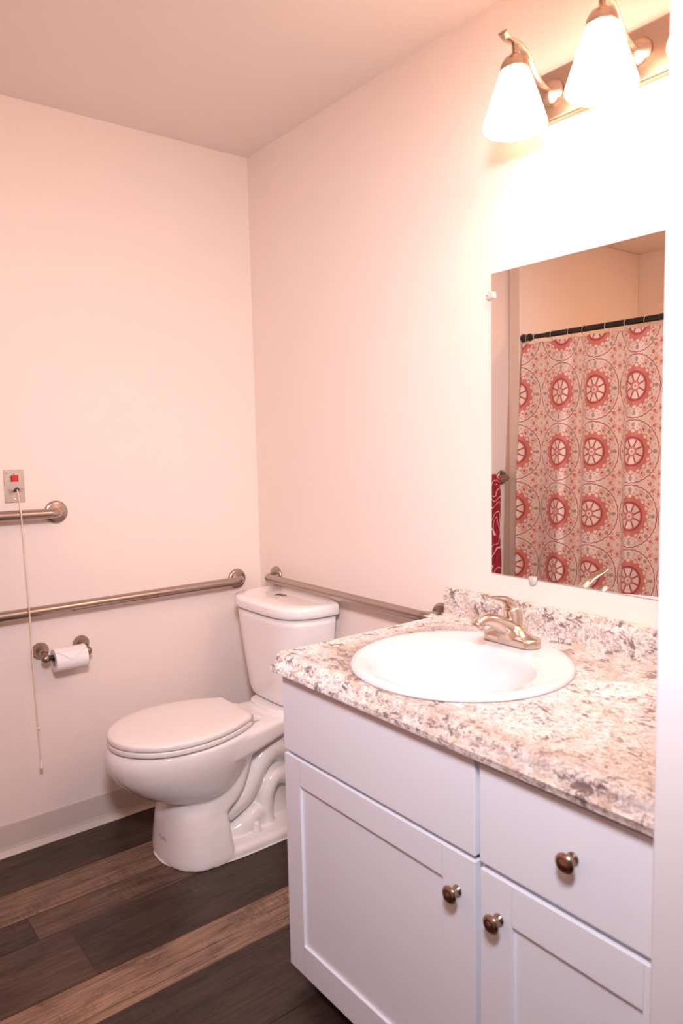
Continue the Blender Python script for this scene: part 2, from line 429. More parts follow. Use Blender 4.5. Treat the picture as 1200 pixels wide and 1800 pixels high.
# caulk line at the floor
bm = nb(); loft(bm, [egg(-.637, -.113, .1715, z, e=2.3, eb=5, split=.5) for z in (.0005, .003)]); obj('caulk_line', bm, M['caulk'], TO)
def seat_ring(z, g=0., n=72):
    xb, xm, xf, W, Wb = -.325-g*0, -.545, -.774, .184, .108
    pts = []
    for i in range(n//2+1):     # nose half
        t = -PI/2+PI*i/(n//2)
        pts.append((xm-(xm-xf-g)*math.cos(t)**.92 if math.cos(t) > 1e-6 else xm, TY+(W-g)*math.sin(t), z))
    m_ = 12
    for i in range(1, m_+1):
        u = i/m_; w = W-(W-Wb)*u**1.9; pts.append((xm+(xb-g-xm)*u, TY+(w-g), z))
    for i in range(m_, 0, -1):
        u = i/m_; w = W-(W-Wb)*u**1.9; pts.append((xm+(xb-g-xm)*u, TY-(w-g), z))
    return pts
bm = nb(); loft(bm, [seat_ring(.4065, .004), seat_ring(.4085), seat_ring(.420), seat_ring(.4235, .004)]); obj('seat', bm, M['plastic'], TO)
bm = nb(); loft(bm, [seat_ring(.4255, .003), seat_ring(.4275), seat_ring(.4375), seat_ring(.4425, .003), seat_ring(.4455, .009), seat_ring(.4472, .025), seat_ring(.448, .06), seat_ring(.4482, .1)]); obj('lid', bm, M['plastic'], TO)
for s in (-1, 1):
    bm = nb(); lathe(bm, [(.0, -.022), (.010, -.022), (.010, .022), (0, .022)], (-.312, TY+s*.072, .419), 'y', 20)
    box(bm, -.312, -.285, TY+s*.072-.016, TY+s*.072+.016, .405, .418)
    obj('hinge', bm, M['plastic'], TO, bevel=.003)
    bm = nb(); lathe(bm, [(.0, 0), (.0165, 0), (.0150, .012), (.0135, .030), (.010, .036), (0, .038)], (-.327, TY+s*.108, .030), 'z', 20); obj('bolt_cap', bm, M['plastic'], TO)
# tank
TKY = -.334
def dring(xb, D, W, z, n=56, ex=2.7, k=6):
    ring = []
    for i in range(n):
        t = 2*PI*i/n; c_, s_ = math.cos(t), math.sin(t)
        if c_ < 0: x = xb-.05-abs(c_)**(2/2.5)*(D-.05); y = TKY+math.copysign(abs(s_)**(2/4.2), s_)*W
        else: x = xb-.05+abs(c_)**(2/k)*.05; y = TKY+math.copysign(abs(s_)**(2/k), s_)*W
        ring.append((x, y, z))
    return ring
TK = []
for z, D, W in ((.420, .150, .130), (.424, .168, .150), (.432, .176, .160), (.46, .182, .172), (.55, .190, .189), (.65, .198, .206), (.72, .203, .216), (.752, .205, .220)):
    TK.append(dring(-.022, D, W, z))
bm = nb(); loft(bm, TK); obj('tank', bm, M['ceramic'], TO)
bm = nb(); loft(bm, [dring(-.016, D, W, z) for z, D, W in ((.750, .214, .224), (.753, .219, .230), (.764, .221, .232), (.778, .221, .232), (.786, .216, .228), (.790, .205, .218), (.7918, .18, .19))]); obj('tank_lid', bm, M['ceramic'], TO)
bm = nb(); lathe(bm, [(0, 0), (.026, 0), (.0255, .004), (.022, .0055), (.0, .0058)], (-.125, TKY, .7915), 'z', 32); fb = obj('flush_button', bm, M['chrome'], TO)
bm = nb(); box(bm, -.1262, -.1238, TKY-.021, TKY+.021, .797, .7982); obj('button_gap', bm, M['rubber'], fb, smooth=False)

# blue script on the pedestal nose
def text_mesh(name, body, size, mtx, m, parent, depth=.0003, align='CENTER'):
    cu = bpy.data.curves.new(name, 'FONT'); cu.body = body; cu.size = size; cu.extrude = depth; cu.align_x = align; cu.align_y = 'CENTER'
    t = bpy.data.objects.new(name, cu); C.objects.link(t); dg = bpy.context.evaluated_depsgraph_get()
    me = bpy.data.meshes.new_from_object(t.evaluated_get(dg)); bpy.data.objects.remove(t)
    me.transform(mtx); o = bpy.data.objects.new(name, me); C.objects.link(o); me.materials.clear(); me.materials.append(m)
    if parent: me.transform(Matrix.Translation(-wloc(parent))); o.parent = parent
    return o
dgx = bowl.data
import mathutils.bvhtree as bvt
bv = bvt.BVHTree.FromPolygons([v_.co+Vector((-.35, TY, 0)) for v_ in bowl.data.vertices], [tuple(p.vertices) for p in bowl.data.polygons])
tx = text_mesh('brand_mark', 'Pacific', .020, Matrix(((0, 0, -1, -.9), (-1, 0, 0, TY-.020), (0, 1, 0, .080), (0, 0, 0, 1))), M['blue_ink'], None, .0)
for v_ in tx.data.vertices:
    hit = bv.ray_cast(v_.co, Vector((1, 0, 0)))
    if hit[0]: v_.co = hit[0]+Vector((-.0009, 0, 0))
tx.data.transform(Matrix.Translation(-wloc(TO))); tx.parent = TO

# ------------------------------------------------------------ grab bars
def grab(name_label, p0, p1, nrm, m, off=.052, rad=.0165, grp=None):
    p0 = Vector(p0); p1 = Vector(p1); nrm = Vector(nrm); d = (p1-p0).normalized()
    root = empty('grab_bar', p0, name_label, 'grab bar', grp)
    cr = .035
    pts = [p0+nrm*.003, p0+nrm*(off-cr)]
    for k in range(1, 8):
        t = PI/2*k/8; pts.append(p0+nrm*(off-cr+cr*math.sin(t))+d*(cr-cr*math.cos(t)))
    pts.append(p0+nrm*off+d*cr); pts.append(p1+nrm*off-d*cr)
    for k in range(1, 8):
        t = PI/2*k/8; pts.append(p1+nrm*(off-cr+cr*math.cos(t))-d*(cr-cr*math.sin(t)))
    pts += [p1+nrm*(off-cr), p1+nrm*.003]
    bm = nb(); tube(bm, pts, rad, 24, ref=(0, 0, 1)); obj('bar', bm, m, root)
    ax = 'y' if abs(nrm.y) > .5 else 'x'
    for p in (p0, p1):
        bm = nb(); lathe(bm, [(0, 0), (.0385, 0), (.0385, .003), (.036, .0075), (.030, .0095), (.0185, .010), (.0175, .012), (.0, .012)], p, ax, 40, -1)
        obj('flange', bm, m, root)
grab('short upper steel grab bar on the left wall, just under the call switch', (-.791, 0, 1.128), (-1.5175, 0, 1.138), (0, -1, 0), M['steel_x'])
grab('long lower steel grab bar on the left wall, ending beside the corner behind the toilet', (-.110, 0, .811), (-1.25, 0, .811), (0, -1, 0), M['steel_x'])
grab('steel grab bar on the sink wall running behind the toilet tank to the countertop', (0, -.122, .823), (0, -1.020, .823), (-1, 0, 0), M['steel_y'])

# ------------------------------------------------------------ emergency call switch with pull cord
SW = empty('emergency_call_switch', (-.9165, 0, 1.22), 'steel wall plate with red button, toggle and long white pull cord, on the left wall', 'call switch')
bm = nb(); box(bm, -.9475, -.8855, -.004, 0, 1.168, 1.275); obj('plate', bm, M['plate'], SW, bevel=.002)
bm = nb(); box(bm, -.9262, -.9040, -.0075, -.004, 1.2368, 1.2560); obj('button_frame', bm, M['rubber'], SW, bevel=.001)
bm = nb(); box(bm, -.9245, -.9058, -.0105, -.0075, 1.2385, 1.2545); obj('button', bm, M['red'], SW, bevel=.0012)
bm = nb(); box(bm, -.9300, -.9264, -.0075, -.004, 1.2368, 1.2560); obj('lens_strip', bm, M['chrome'], SW, bevel=.001)
bm = nb(); lathe(bm, [(0, 0), (.0075, 0), (.0075, .005), (.0055, .007), (0, .007)], (-.9185, -.004, 1.2085), 'y', 20, -1); obj('toggle_collar', bm, M['chrome'], SW)
bm = nb(); tube(bm, [(-.9185, -.009, 1.2085), (-.9172, -.020, 1.2098), (-.9160, -.031, 1.2115)], lambda t: .0042+.0028*t, 14); obj('toggle', bm, M['rubber'], SW)
for z in (1.2635, 1.1795):
    bm = nb(); lathe(bm, [(0, 0), (.0035, 0), (.003, .0012), (0, .0014)], (-.9165, -.004, z), 'y', 14, -1); obj('screw', bm, M['chrome'], SW)
def wtext(body, size, x, z): text_mesh('lettering', body, size, Matrix(((1, 0, 0, x), (0, 0, -1, -.0042), (0, 1, 0, z), (0, 0, 0, 1))), M['ink'], SW, .0001)
wtext('PULL', .0052, -.9335, 1.2100); wtext('DOWN', .0052, -.8985, 1.2100); wtext('FOR', .0052, -.9320, 1.2030); wtext('HELP', .0052, -.8990, 1.2030); wtext('X', .0080, -.9385, 1.2635)
cp = [(-.9160, -.033, 1.2115), (-.9172, -.050, 1.185), (-.9190, -.0715, 1.150), (-.9178, -.0722, 1.08), (-.9150, -.0722, .95), (-.9127, -.0720, .80), (-.9100, -.066, .63), (-.9068, -.066, .45), (-.9055, -.066, .42)]
bm = nb(); tube(bm, smoothpath(cp, 5), .0021, 8); cord = obj('pull_cord', bm, M['cord'], SW)
bm = nb(); bmesh.ops.create_icosphere(bm, subdivisions=2, radius=.0050, matrix=Matrix.Translation((-.9058, -.066, .427))); tube(bm, [(-.912, -.066, .428), (-.9058, -.067, .4265), (-.900, -.065, .4295)], .0016, 6); obj('knot', bm, M['cord'], cord)
bm = nb(); tube(bm, smoothpath([(-.9062, -.066, .425), (-.9055, -.066, .38), (-.9048, -.066, .318)], 4), .0018, 8); obj('cord_tail', bm, M['cord'], cord)
bm = nb(); lathe(bm, [(0, .028), (.0026, .028), (.0036, .019), (.0058, .004), (.0050, 0), (0, -.001)], (-.9046, -.066, .290), 'z', 16); obj('cord_weight', bm, M['plastic'], cord)
bm = nb(); lathe(bm, [(0, -.001), (.0032, 0), (.003, .003), (0, .004)], (-.9051, -.066, .334), 'z', 10); obj('bead', bm, M['plastic'], cord)

# ------------------------------------------------------------ toilet paper
PH = empty('toilet_paper_holder', (-.801, 0, .655), 'pewter toilet paper holder with two round posts below the grab bar', 'paper holder')
for x, s in ((-.869, 1), (-.733, -1)):
    bm = nb(); lathe(bm, [(0, 0), (.0280, 0), (.0280, .004), (.0262, .006), (.0250, .011), (.0215, .021), (.014, .030), (.0105, .036), (.0095, .048), (.0, .05)], (x, 0, .666), 'y', 32, -1)
    tube(bm, smoothpath([(x, -.03, .666), (x, -.048, .662), (x, -.062, .655)], 4), .0095, 14); post = obj('post', bm, M['pewter'], PH)
    bm = nb(); bmesh.ops.create_uvsphere(bm, u_segments=24, v_segments=16, radius=.0150, matrix=Matrix.Translation((x, -.064, .653))); obj('ball_end', bm, M['pewter'], post)
bm = nb(); lathe(bm, [(0, -.058), (.0085, -.058), (.0085, .058), (0, .058)], (-.801, -.064, .653), 'x', 20); obj('roller', bm, M['rubber'], PH)
RL = empty('toilet_paper_roll', (-.7935, -.064, .6415), 'white toilet paper roll with a folded triangle end on the pewter holder', 'toilet paper')
RR = .0385; rc_ = (-.7935, -.066, .6415)
bm = nb(); lathe(bm, [(.0205, -.052), (.0375, -.052), (RR, -.051), (RR, .051), (.0375, .052), (.0205, .052), (.0205, .0), (.0205, -.052)], rc_, 'x', 48); bmesh.ops.remove_doubles(bm, verts=bm.verts, dist=1e-5)
bmesh.ops.delete(bm, geom=[f_ for f_ in bm.faces if len(f_.verts) > 4], context='FACES_ONLY'); sharpen(obj('paper', bm, M['paper'], RL))
bm = nb(); lathe(bm, [(.0203, -.0515), (.0203, .0515), (.0190, .0515), (.0190, -.0515), (.0203, -.0515)], rc_, 'x', 40); bmesh.ops.remove_doubles(bm, verts=bm.verts, dist=1e-5)
bmesh.ops.delete(bm, geom=[f_ for f_ in bm.faces if len(f_.verts) > 4], context='FACES_ONLY'); obj('cardboard_core', bm, M['card'], RL)
# triangular folded end lying on the roll
bm = nb(); n_ = 10
def rp(x, ang, rr): return (x, rc_[1]-rr*math.sin(ang), rc_[2]+rr*math.cos(ang))
for rr in (RR+.0012,):
    rows_ = []
    for i in range(n_+1):
        t = i/n_; ang = math.radians(38+t*48); half = .050*(1-t)+.0004; row = [bm.verts.new(rp(-.7925-.004*t+half*(k/4-1), ang, rr)) for k in range(9)]; rows_.append(row)
    for a_, b_ in zip(rows_[:-1], rows_[1:]):
        for k in range(8): bm.faces.new((a_[k], a_[k+1], b_[k+1], b_[k]))
o = obj('folded_end', bm, M['paper'], RL); o.modifiers.clear(); md = o.modifiers.new('s', 'SOLIDIFY'); md.thickness = .0014; md.offset = 0

# ------------------------------------------------------------ vanity cabinet
VC = empty('vanity_cabinet', (-.3, -1.53, 0), 'white shaker vanity cabinet with two doors and a drawer under the sink', 'cabinet')
YA, YB = -1.069, -2.010; CF = -.581
bm = nb()
box(bm, CF, -.003, YA-.018, YA, 0.047, .789); box(bm, CF, -.003, YB, YB+.016, 0.047, .789); box(bm, CF+.001, -.003, YB+.016, YA-.018, .047, .065)
box(bm, -.012, -.003, YB+.016, YA-.018, .065, .789); box(bm, CF+.001, -.01, -1.689, -1.671, .065, .789)
box(bm, CF, CF+.02, YB+.016, YA-.018, .772, .789); box(bm, CF, CF+.02, YB+.016, YA-.018, .59, .612); box(bm, CF, CF+.02, -1.70, -1.66, .065, .772)
obj('carcass', bm, M['cabinet'], VC, smooth=False)
bm = nb(); box(bm, -.515, -.50, YB+.005, YA-.01, 0.0005, .047); box(bm, -.50, -.02, YA-.025, YA-.01, .0005, .047); box(bm, -.50, -.02, YB+.005, YB+.02, .0005, .047); obj('toe_kick', bm, M['cabinet'], VC, smooth=False)
def knob(parent, y, z):
    bm = nb(); lathe(bm, [(0, 0), (.0105, 0), (.0105, .002), (.0075, .004), (.0062, .010), (.0068, .014), (.0100, .016), (.0155, .0185), (.0168, .021), (.0162, .0235), (.0120, .0265), (.0105, .0268), (.0095, .0262), (.006, .0275), (0, .0285)], (-.6001, y, z), 'x', 36, -1)
    obj('knob', bm, M['bronze'], parent)
def shaker(name, y0, y1, z0, z1, sl, sr, rt_, rb, label=None):
    """front at x=-.600, y0 is the end nearer the corner"""
    bm = nb(); x0, x1 = -.600, CF-.0005; xp = -.593
    O = [(y0, z0), (y1, z0), (y1, z1), (y0, z1)]; I = [(y0-sl, z0+rb), (y1+sr, z0+rb), (y1+sr, z1-rt_), (y0-sl, z1-rt_)]
    vo = [bm.verts.new((x0, *p)) for p in O]; vi = [bm.verts.new((x0, *p)) for p in I]; vp = [bm.verts.new((xp, *p)) for p in I]; vb = [bm.verts.new((x1, *p)) for p in O]
    for i in range(4):
        j = (i+1) % 4
        bm.faces.new((vo[i], vo[j], vi[j], vi[i])); bm.faces.new((vi[i], vi[j], vp[j], vp[i])); bm.faces.new((vo[i], vo[j], vb[j], vb[i]))
    bm.faces.new(vp); bm.faces.new(vb)
    d = obj(name, bm, M['cabinet'], VC, bevel=.0012, label=label)
    # fine joint lines where the rails butt against the stiles
    for yy in (y0-sl, y1+sr):
        for za, zb in ((z0+.001, z0+rb), (z1-rt_, z1-.001)): obj('joint_line', box(nb(), -.60015, -.5995, yy-.0004, yy+.0004, za, zb), M['joint'], d, smooth=False)
    return d
M['joint'] = mat('foil_joint', (.62, .60, .64), .5)
d1 = shaker('door', -1.069, -1.676, .047, .594, .063, .080, .064, .078); knob(d1, -1.634, .521)
d2 = shaker('door', -1.688, -2.004, .047, .590, .070, .012, .074, .078); knob(d2, -1.730, .516)
bm = nb(); box(bm, -.600, CF-.0005, -1.676, -1.069, .6045, .783); obj('false_drawer_front', bm, M['cabinet'], VC, bevel=.0015)
bm = nb(); box(bm, -.600, CF-.0005, -2.004, -1.687, .6020, .780); dr = obj('drawer', bm, M['cabinet'], VC, bevel=.0015); knob(dr, -1.8745, .693)

# ------------------------------------------------------------ countertop
CY0, CY1 = -1.0497, -2.021
CT = empty('countertop', (-.3, -1.53, .79), 'speckled granite-look laminate countertop with backsplash on the white vanity', 'countertop')
prof = [(-.012, .791), (-.588, .791), (-.605, .7908), (-.6140, .7915), (-.6195, .7950), (-.6215, .8010), (-.6205, .8070), (-.6165, .8110), (-.6100, .8130),
        (-.6060, .8150), (-.6045, .8190), (-.6035, .8260), (-.6000, .8320), (-.5930, .8370), (-.5850, .8385), (-.575, .8375), (-.56, .8365), (-.012, .8365)]
bm = nb(); extrude_y(bm, prof, CY0, CY1); ct = obj('worktop', bm, M['laminate'], CT)
SX, SY = -.3405, -1.4046
bmc = nb(); lathe(bmc, [(.232, -.1), (.232, .1)], (SX, SY, .82), 'z', 64); cut = obj('cut', bmc, None, None)
md = ct.modifiers.new('b', 'BOOLEAN'); md.operation = 'DIFFERENCE'; md.object = cut; md.solver = 'EXACT'; ct.modifiers.move(len(ct.modifiers)-1, 0)
bake(ct); bpy.data.objects.remove(cut); ct.data.materials.clear(); ct.data.materials.append(M['laminate'])
for p in ct.data.polygons: p.use_smooth = True
sharpen(ct, .6)
prof = [(-.0005, .8367), (-.0005, .912), (-.004, .9150), (-.012, .9150), (-.0165, .9125), (-.0185, .9080), (-.0190, .9020), (-.0215, .8990), (-.0235, .8950), (-.0240, .8900), (-.0235, .8450), (-.0245, .8400), (-.028, .8367)]
bm = nb(); extrude_y(bm, prof, CY0, CY1); bs = sharpen(obj('backsplash', bm, M['laminate'], CT), .6)

# ------------------------------------------------------------ sink
SK = empty('sink', (SX, SY, .8367), 'round white drop-in sink set into the speckled countertop', 'sink')
def circ(cx_, cy_, a_, b_, z, n=72): return [(cx_+a_*math.cos(2*PI*i/n), cy_+b_*math.sin(2*PI*i/n), z) for i in range(n)]
bm = nb(); R0 = .2475
rings = [circ(SX, SY, .228, .228, .8330), circ(SX, SY, .240, .240, .8372), circ(SX, SY, R0, R0, .8380), circ(SX, SY, R0+.001, R0+.001, .8415), circ(SX, SY, R0-.002, R0-.002, .8460), circ(SX, SY, R0-.007, R0-.007, .8495), circ(SX, SY, .234, .234, .8508),
         circ(SX-.004, SY, .224, .226, .8500)]
BX = -.381
for a_, b_, z, cx_ in ((.176, .206, .8478, BX), (.168, .199, .8450, BX), (.162, .193, .838, BX), (.156, .187, .825, BX), (.146, .176, .79, BX+.002), (.128, .155, .755, BX+.006), (.100, .12, .728, BX+.012), (.06, .07, .712, BX+.018), (.024, .024, .706, BX+.022)):
    rings.append(circ(cx_, SY, a_, b_, z))
# outer underside
rings2 = [circ(BX+.022, SY, .024, .024, .69), circ(BX+.018, SY, .07, .08, .696), circ(BX+.012, SY, .11, .13, .712), circ(BX+.005, SY, .14, .165, .74), circ(BX+.006, SY, .158, .185, .775), circ(BX+.01, SY, .170, .197, .81), circ(SX, SY, .225, .225, .828)]
loft(bm, rings[::-1]+[], cap=False); loft(bm, rings2, cap=False)
bmesh.ops.remove_doubles(bm, verts=bm.verts, dist=1e-5)
obj('basin', bm, M['sink'], SK)
bm = nb(); lathe(bm, [(0, .0), (.030, 0), (.030, .003), (.024, .0045), (.021, .002), (0, .002)], (BX+.022, SY, .7065), 'z', 32); obj('drain', bm, M['chrome'], SK)
bm = nb(); lathe(bm, [(0, .0), (.018, 0), (.019, .004), (.014, .007), (0, .008)], (BX+.022, SY, .7100), 'z', 32); obj('stopper', bm, M['chrome'], SK)

# ------------------------------------------------------------ faucet
FX, FY, FZ = -.154, -1.400, .8505
FA = empty('faucet', (FX, FY, FZ), 'brushed nickel single-lever faucet on the back of the white sink', 'faucet')
def stad(hx, hy, z, n=48, ex=2.6, dx_=0):
    out = []
    for i in range(n):
        t = 2*PI*i/n; c_, s_ = math.cos(t), math.sin(t)
        y = s_*hx+(math.copysign(hy-hx, s_) if abs(s_) > 1e-9 else 0); out.append((FX+dx_+c_*hx, FY+y, z))
    return out
bm = nb(); loft(bm, [stad(.0285, .077, FZ), stad(.0292, .0785, FZ+.002), stad(.0285, .0775, FZ+.014), stad(.0272, .076, FZ+.0185), stad(.0235, .071, FZ+.0205), stad(.020, .058, FZ+.023), stad(.0215, .046, FZ+.028), stad(.023, .037, FZ+.036), stad(.0235, .030, FZ+.044), stad(.020, .022, FZ+.047)])
obj('base', bm, M['nickel'], FA)
# spout: broad at the body, arching to the tip
sp_ = smoothpath([(-.132, FY, .868), (-.160, FY, .883), (-.195, FY, .902), (-.228, FY, .9175), (-.252, FY, .922), (-.272, FY, .9175), (-.284, FY, .908)], 8)
def sr(t): return (.031-.018*min(1, t*1.35)**.8, .027-.0155*min(1, t*1.3)**.8) if t < .93 else ((.013)*(1-(t-.93)*5), .0115*(1-(t-.93)*5))
bm = nb(); tube(bm, sp_, sr, 28, ref=(0, 0, 1))
# curved skirt below the spout
for_skirt = ((.8515, -.1840, -.128, .044), (.862, -.1850, -.130, .039), (.874, -.1880, -.134, .031), (.886, -.1940, -.138, .0235), (.897, -.2030, -.142, .0175), (.908, -.2140, -.146, .0125))
loft(bm, [[((xa+xb)/2-(xb-xa)/2*math.copysign(abs(math.cos(2*PI*k/36))**.75, math.cos(2*PI*k/36)), FY+w*math.copysign(abs(math.sin(2*PI*k/36))**.8, math.sin(2*PI*k/36)), z) for k in range(36)] for z, xa, xb, w in for_skirt])
spo = obj('spout', bm, M['nickel'], FA); spo.modifiers.clear()
md = spo.modifiers.new('r', 'REMESH'); md.mode = 'VOXEL'; md.voxel_size = .0016; md.use_smooth_shade = True
md = spo.modifiers.new('s', 'SMOOTH'); md.iterations = 8; bake(spo); spo.data.materials.clear(); spo.data.materials.append(M['nickel'])
for p in spo.data.polygons: p.use_smooth = True
bm = nb(); lathe(bm, [(0, 0), (.0095, 0), (.0100, .002), (.0100, .011), (0, .011)], (-.2655, FY, .8995), 'z', 24); obj('aerator', bm, M['chrome'], FA)
# handle: neck plus arched lever
bm = nb()
tube(bm, smoothpath([(-.150, FY, .888), (-.149, FY, .905), (-.150, FY, .922), (-.154, FY, .938)], 6), lambda t: (.0235-.002*t, .0215+.001*t), 28, ref=(1, 0, 0))
tube(bm, smoothpath([(-.149, FY, .915), (-.152, FY, .9345), (-.165, FY, .9500), (-.185, FY, .9610), (-.210, FY, .9680), (-.235, FY, .9735), (-.258, FY, .981)], 8),
     lambda t: (.020-.010*t, max(.0022, .019*(1-t)**1.25)), 28, ref=(1, 0, 0))
hd = obj('handle', bm, M['nickel'], FA); hd.modifiers.clear()
md = hd.modifiers.new('r', 'REMESH'); md.mode = 'VOXEL'; md.voxel_size = .0014; md.use_smooth_shade = True
md = hd.modifiers.new('s', 'SMOOTH'); md.iterations = 6; bake(hd); hd.data.materials.clear(); hd.data.materials.append(M['nickel'])
for p in hd.data.polygons: p.use_smooth = True
bm = nb(); lathe(bm, [(0, 0), (.0245, 0), (.0245, .003), (0, .003)], (-.150, FY, .8925), 'z', 32); obj('collar_ring', bm, M['chrome'], FA)
bm = nb(); tube(bm, smoothpath([(-.203, FY, .902), (-.2035, FY, .93), (-.207, FY, .950), (-.213, FY, .966)], 5), lambda t: (.0045, .0022), 12, ref=(1, 0, 0)); 
bm.free()
bm = nb(); lathe(bm, [(0, 0), (.0028, 0), (.0022, .001), (0, .0012)], (-.1725, FY, .932), 'x', 14, -1); obj('temperature_dot', bm, M['red'], FA)

# ------------------------------------------------------------ mirror
MI = empty('wall_mirror', (0, -1.60, 1.375), 'frameless rectangular wall mirror above the sink reflecting the curtain', 'mirror')
MY0, MY1 = -1.2125, -1.975
bm = nb(); box(bm, -.0055, -.001, MY1, MY0, .977, 1.772); obj('glass_edge', bm, M['mirror_edge'], MI, smooth=False)
bm = nb(); vs = [bm.verts.new(p) for p in ((-.0057, MY1+.0008, .9778), (-.0057, MY0-.0008, .9778), (-.0057, MY0-.0008, 1.7712), (-.0057, MY1+.0008, 1.7712))]; vb = [bm.verts.new((-.0055, v_.co.y, v_.co.z)) for v_ in vs]
bm.faces.new(vs); bm.faces.new(vb[::-1])
for i in range(4): bm.faces.new((vs[i], vb[i], vb[(i+1) % 4], vs[(i+1) % 4]))
obj('mirror_glass', bm, M['mirror'], MI, smooth=False)
for (y, z, ax, lb) in ((-1.2085, 1.716, 'v', 'clear plastic mirror clip on the left edge of the mirror'), (-1.349, .9735, 'h', 'clear plastic mirror clip on the bottom edge of the mirror above the faucet')):
    rt_ = empty('mirror_clip', (0, y, z), lb, 'mirror clip', None)
    bm = nb(); lathe(bm, [(0, 0), (.0105, 0), (.0112, .004), (.0108, .009), (.007, .0115), (0, .012)], (-.0008, y, z), 'x', 20, -1)
    if ax == 'v': box(bm, -.0125, -.006, y-.015, y, z-.008, z+.008)
    else: box(bm, -.0125, -.006, y-.008, y+.008, z, z+.011)
    obj('clip_body', bm, M['clear'], rt_, bevel=.001)
    bm = nb(); lathe(bm, [(0, 0), (.0032, 0), (.0025, .0015), (0, .0018)], (-.0127, y+(.004 if ax == 'v' else 0), z-(.003 if ax == 'h' else 0)), 'x', 12, -1); obj('screw', bm, M['chrome'], rt_)

# ------------------------------------------------------------ vanity light
VL = empty('vanity_light', (0, -1.627, 2.14), 'brushed nickel three-lamp vanity light with lit frosted bell shades above the mirror', 'vanity light')
bm = nb(); box(bm, -.022, -.001, -1.935, -1.325, 2.083, 2.197); obj('backplate', bm, M['fixture'], VL, bevel=.006, seg=3)
LX = -.160
for ly in (-1.412, -1.627, -1.842):
    arm = None
    bm = nb(); lathe(bm, [(0, 0), (.030, 0), (.030, .004), (.024, .010), (.013, .016), (0, .018)], (-.022, ly, 2.143), 'x', 32, -1)
    tube(bm, smoothpath([(-.034, ly, 2.143), (-.062, ly, 2.150), (-.088, ly, 2.166), (-.108, ly, 2.188), (-.132, ly, 2.207), (-.160, ly, 2.213), (-.186, ly, 2.213), (-.204, ly, 2.222)], 6), lambda t: (.0085+.003*t, .0042), 14, ref=(0, 0, 1))
    arm = obj('arm', bm, M['fixture'], VL)
    bm = nb(); lathe(bm, [(0, .056), (.006, .056), (.007, .050), (.007, .036), (.012, .030), (.024, .022), (.031, .010), (.032, 0), (.032, -.004), (0, -.004)], (LX, ly, 2.156), 'z', 32); obj('socket_cup', bm, M['fixture'], arm)
    bm = nb(); pr = [(.029, 2.156), (.0325, 2.150), (.040, 2.130), (.049, 2.104), (.058, 2.078), (.066, 2.054), (.0705, 2.040), (.071, 2.033), (.0675, 2.029), (.0645, 2.032), (.064, 2.042), (.054, 2.076), (.044, 2.106), (.035, 2.132), (.027, 2.150)]
    rings = [[(LX+r_*math.cos(2*PI*i/40), ly+r_*math.sin(2*PI*i/40), z) for i in range(40)] for r_, z in pr]
    loft(bm, rings, cap=False); obj('glass_shade', bm, M['shade'], VL)
    bl = bpy.data.lights.new('bulb_light', 'SPOT'); bl.energy = BULB_W; bl.color = (1.0, .64, .42); bl.spot_size = math.radians(165); bl.spot_blend = .5; bl.shadow_soft_size = .03
    bo = bpy.data.objects.new('bulb_light', bl); C.objects.link(bo); bo.location = (LX, ly, 2.045)

# ------------------------------------------------------------ shower curtain, rod, rings
RX, RZ, RY0 = -1.602, 1.860, -.073
RO = empty('curtain_rod', (RX, RY0, RZ), 'black tension rod across the shower, holding the patterned curtain', 'curtain rod')
bm = nb(); lathe(bm, [(0, 0), (.0115, 0), (.0115, -.14), (.0140, -.141), (.0140, -1.86), (0, -1.86)], (RX, RY0-.01, RZ), 'y', 24); sharpen(obj('rod', bm, M['black'], RO))
for y, s in ((RY0-.0005, -1), (YF+.0505, 1)):
    bm = nb(); lathe(bm, [(0, 0), (.021, 0), (.021, .012), (.0175, .020), (.0165, .038), (.019, .041), (.019, .050), (.013, .053), (0, .053)], (RX, y if s < 0 else YF+.0005, RZ), 'y', 24, s); obj('end_cap', bm, M['black'], RO)
SC = nb()
# cloth: arc length drives the print, medallions centred on the crests towards the room
PY = .1975; NU = 560; NV = 90
yc0 = -.100
path = []; y = -.080; s_acc = None
crests = [.13, -.062, -.325, -.512, -.722, -.915]
while crests[-1] > -2.2: crests.append(crests[-1]-PY)
def cell(y):
    for k in range(len(crests)-1):
        if y > crests[k+1]: return k, (crests[k]-y)/(crests[k]-crests[k+1])
def foldx(y, v):   # v 0 top .. 1 bottom ; positive = towards the room
    k_, f_ = cell(y); ph = 2*PI*(k_+f_)
    A = .010+.030*min(1, v*2.5)
    return A*(.85*math.cos(ph)+.22*math.cos(2*ph+.7+1.3*y*6)+.12*math.sin(ph*.37+2))
Y_END = -1.95
grid = []
uvl = SC.loops.layers.uv.new('UVMap')
ysamp = [-.080+(Y_END+.080)*i/NU for i in range(NU+1)]
# one parameterisation (mid height) for the print so that it does not shear
s_ = [0.]
for i in range(1, NU+1):
    y0_, y1_ = ysamp[i-1], ysamp[i]
    s_.append(s_[-1]+math.hypot(y1_-y0_, foldx(y1_, .5)-foldx(y0_, .5)))
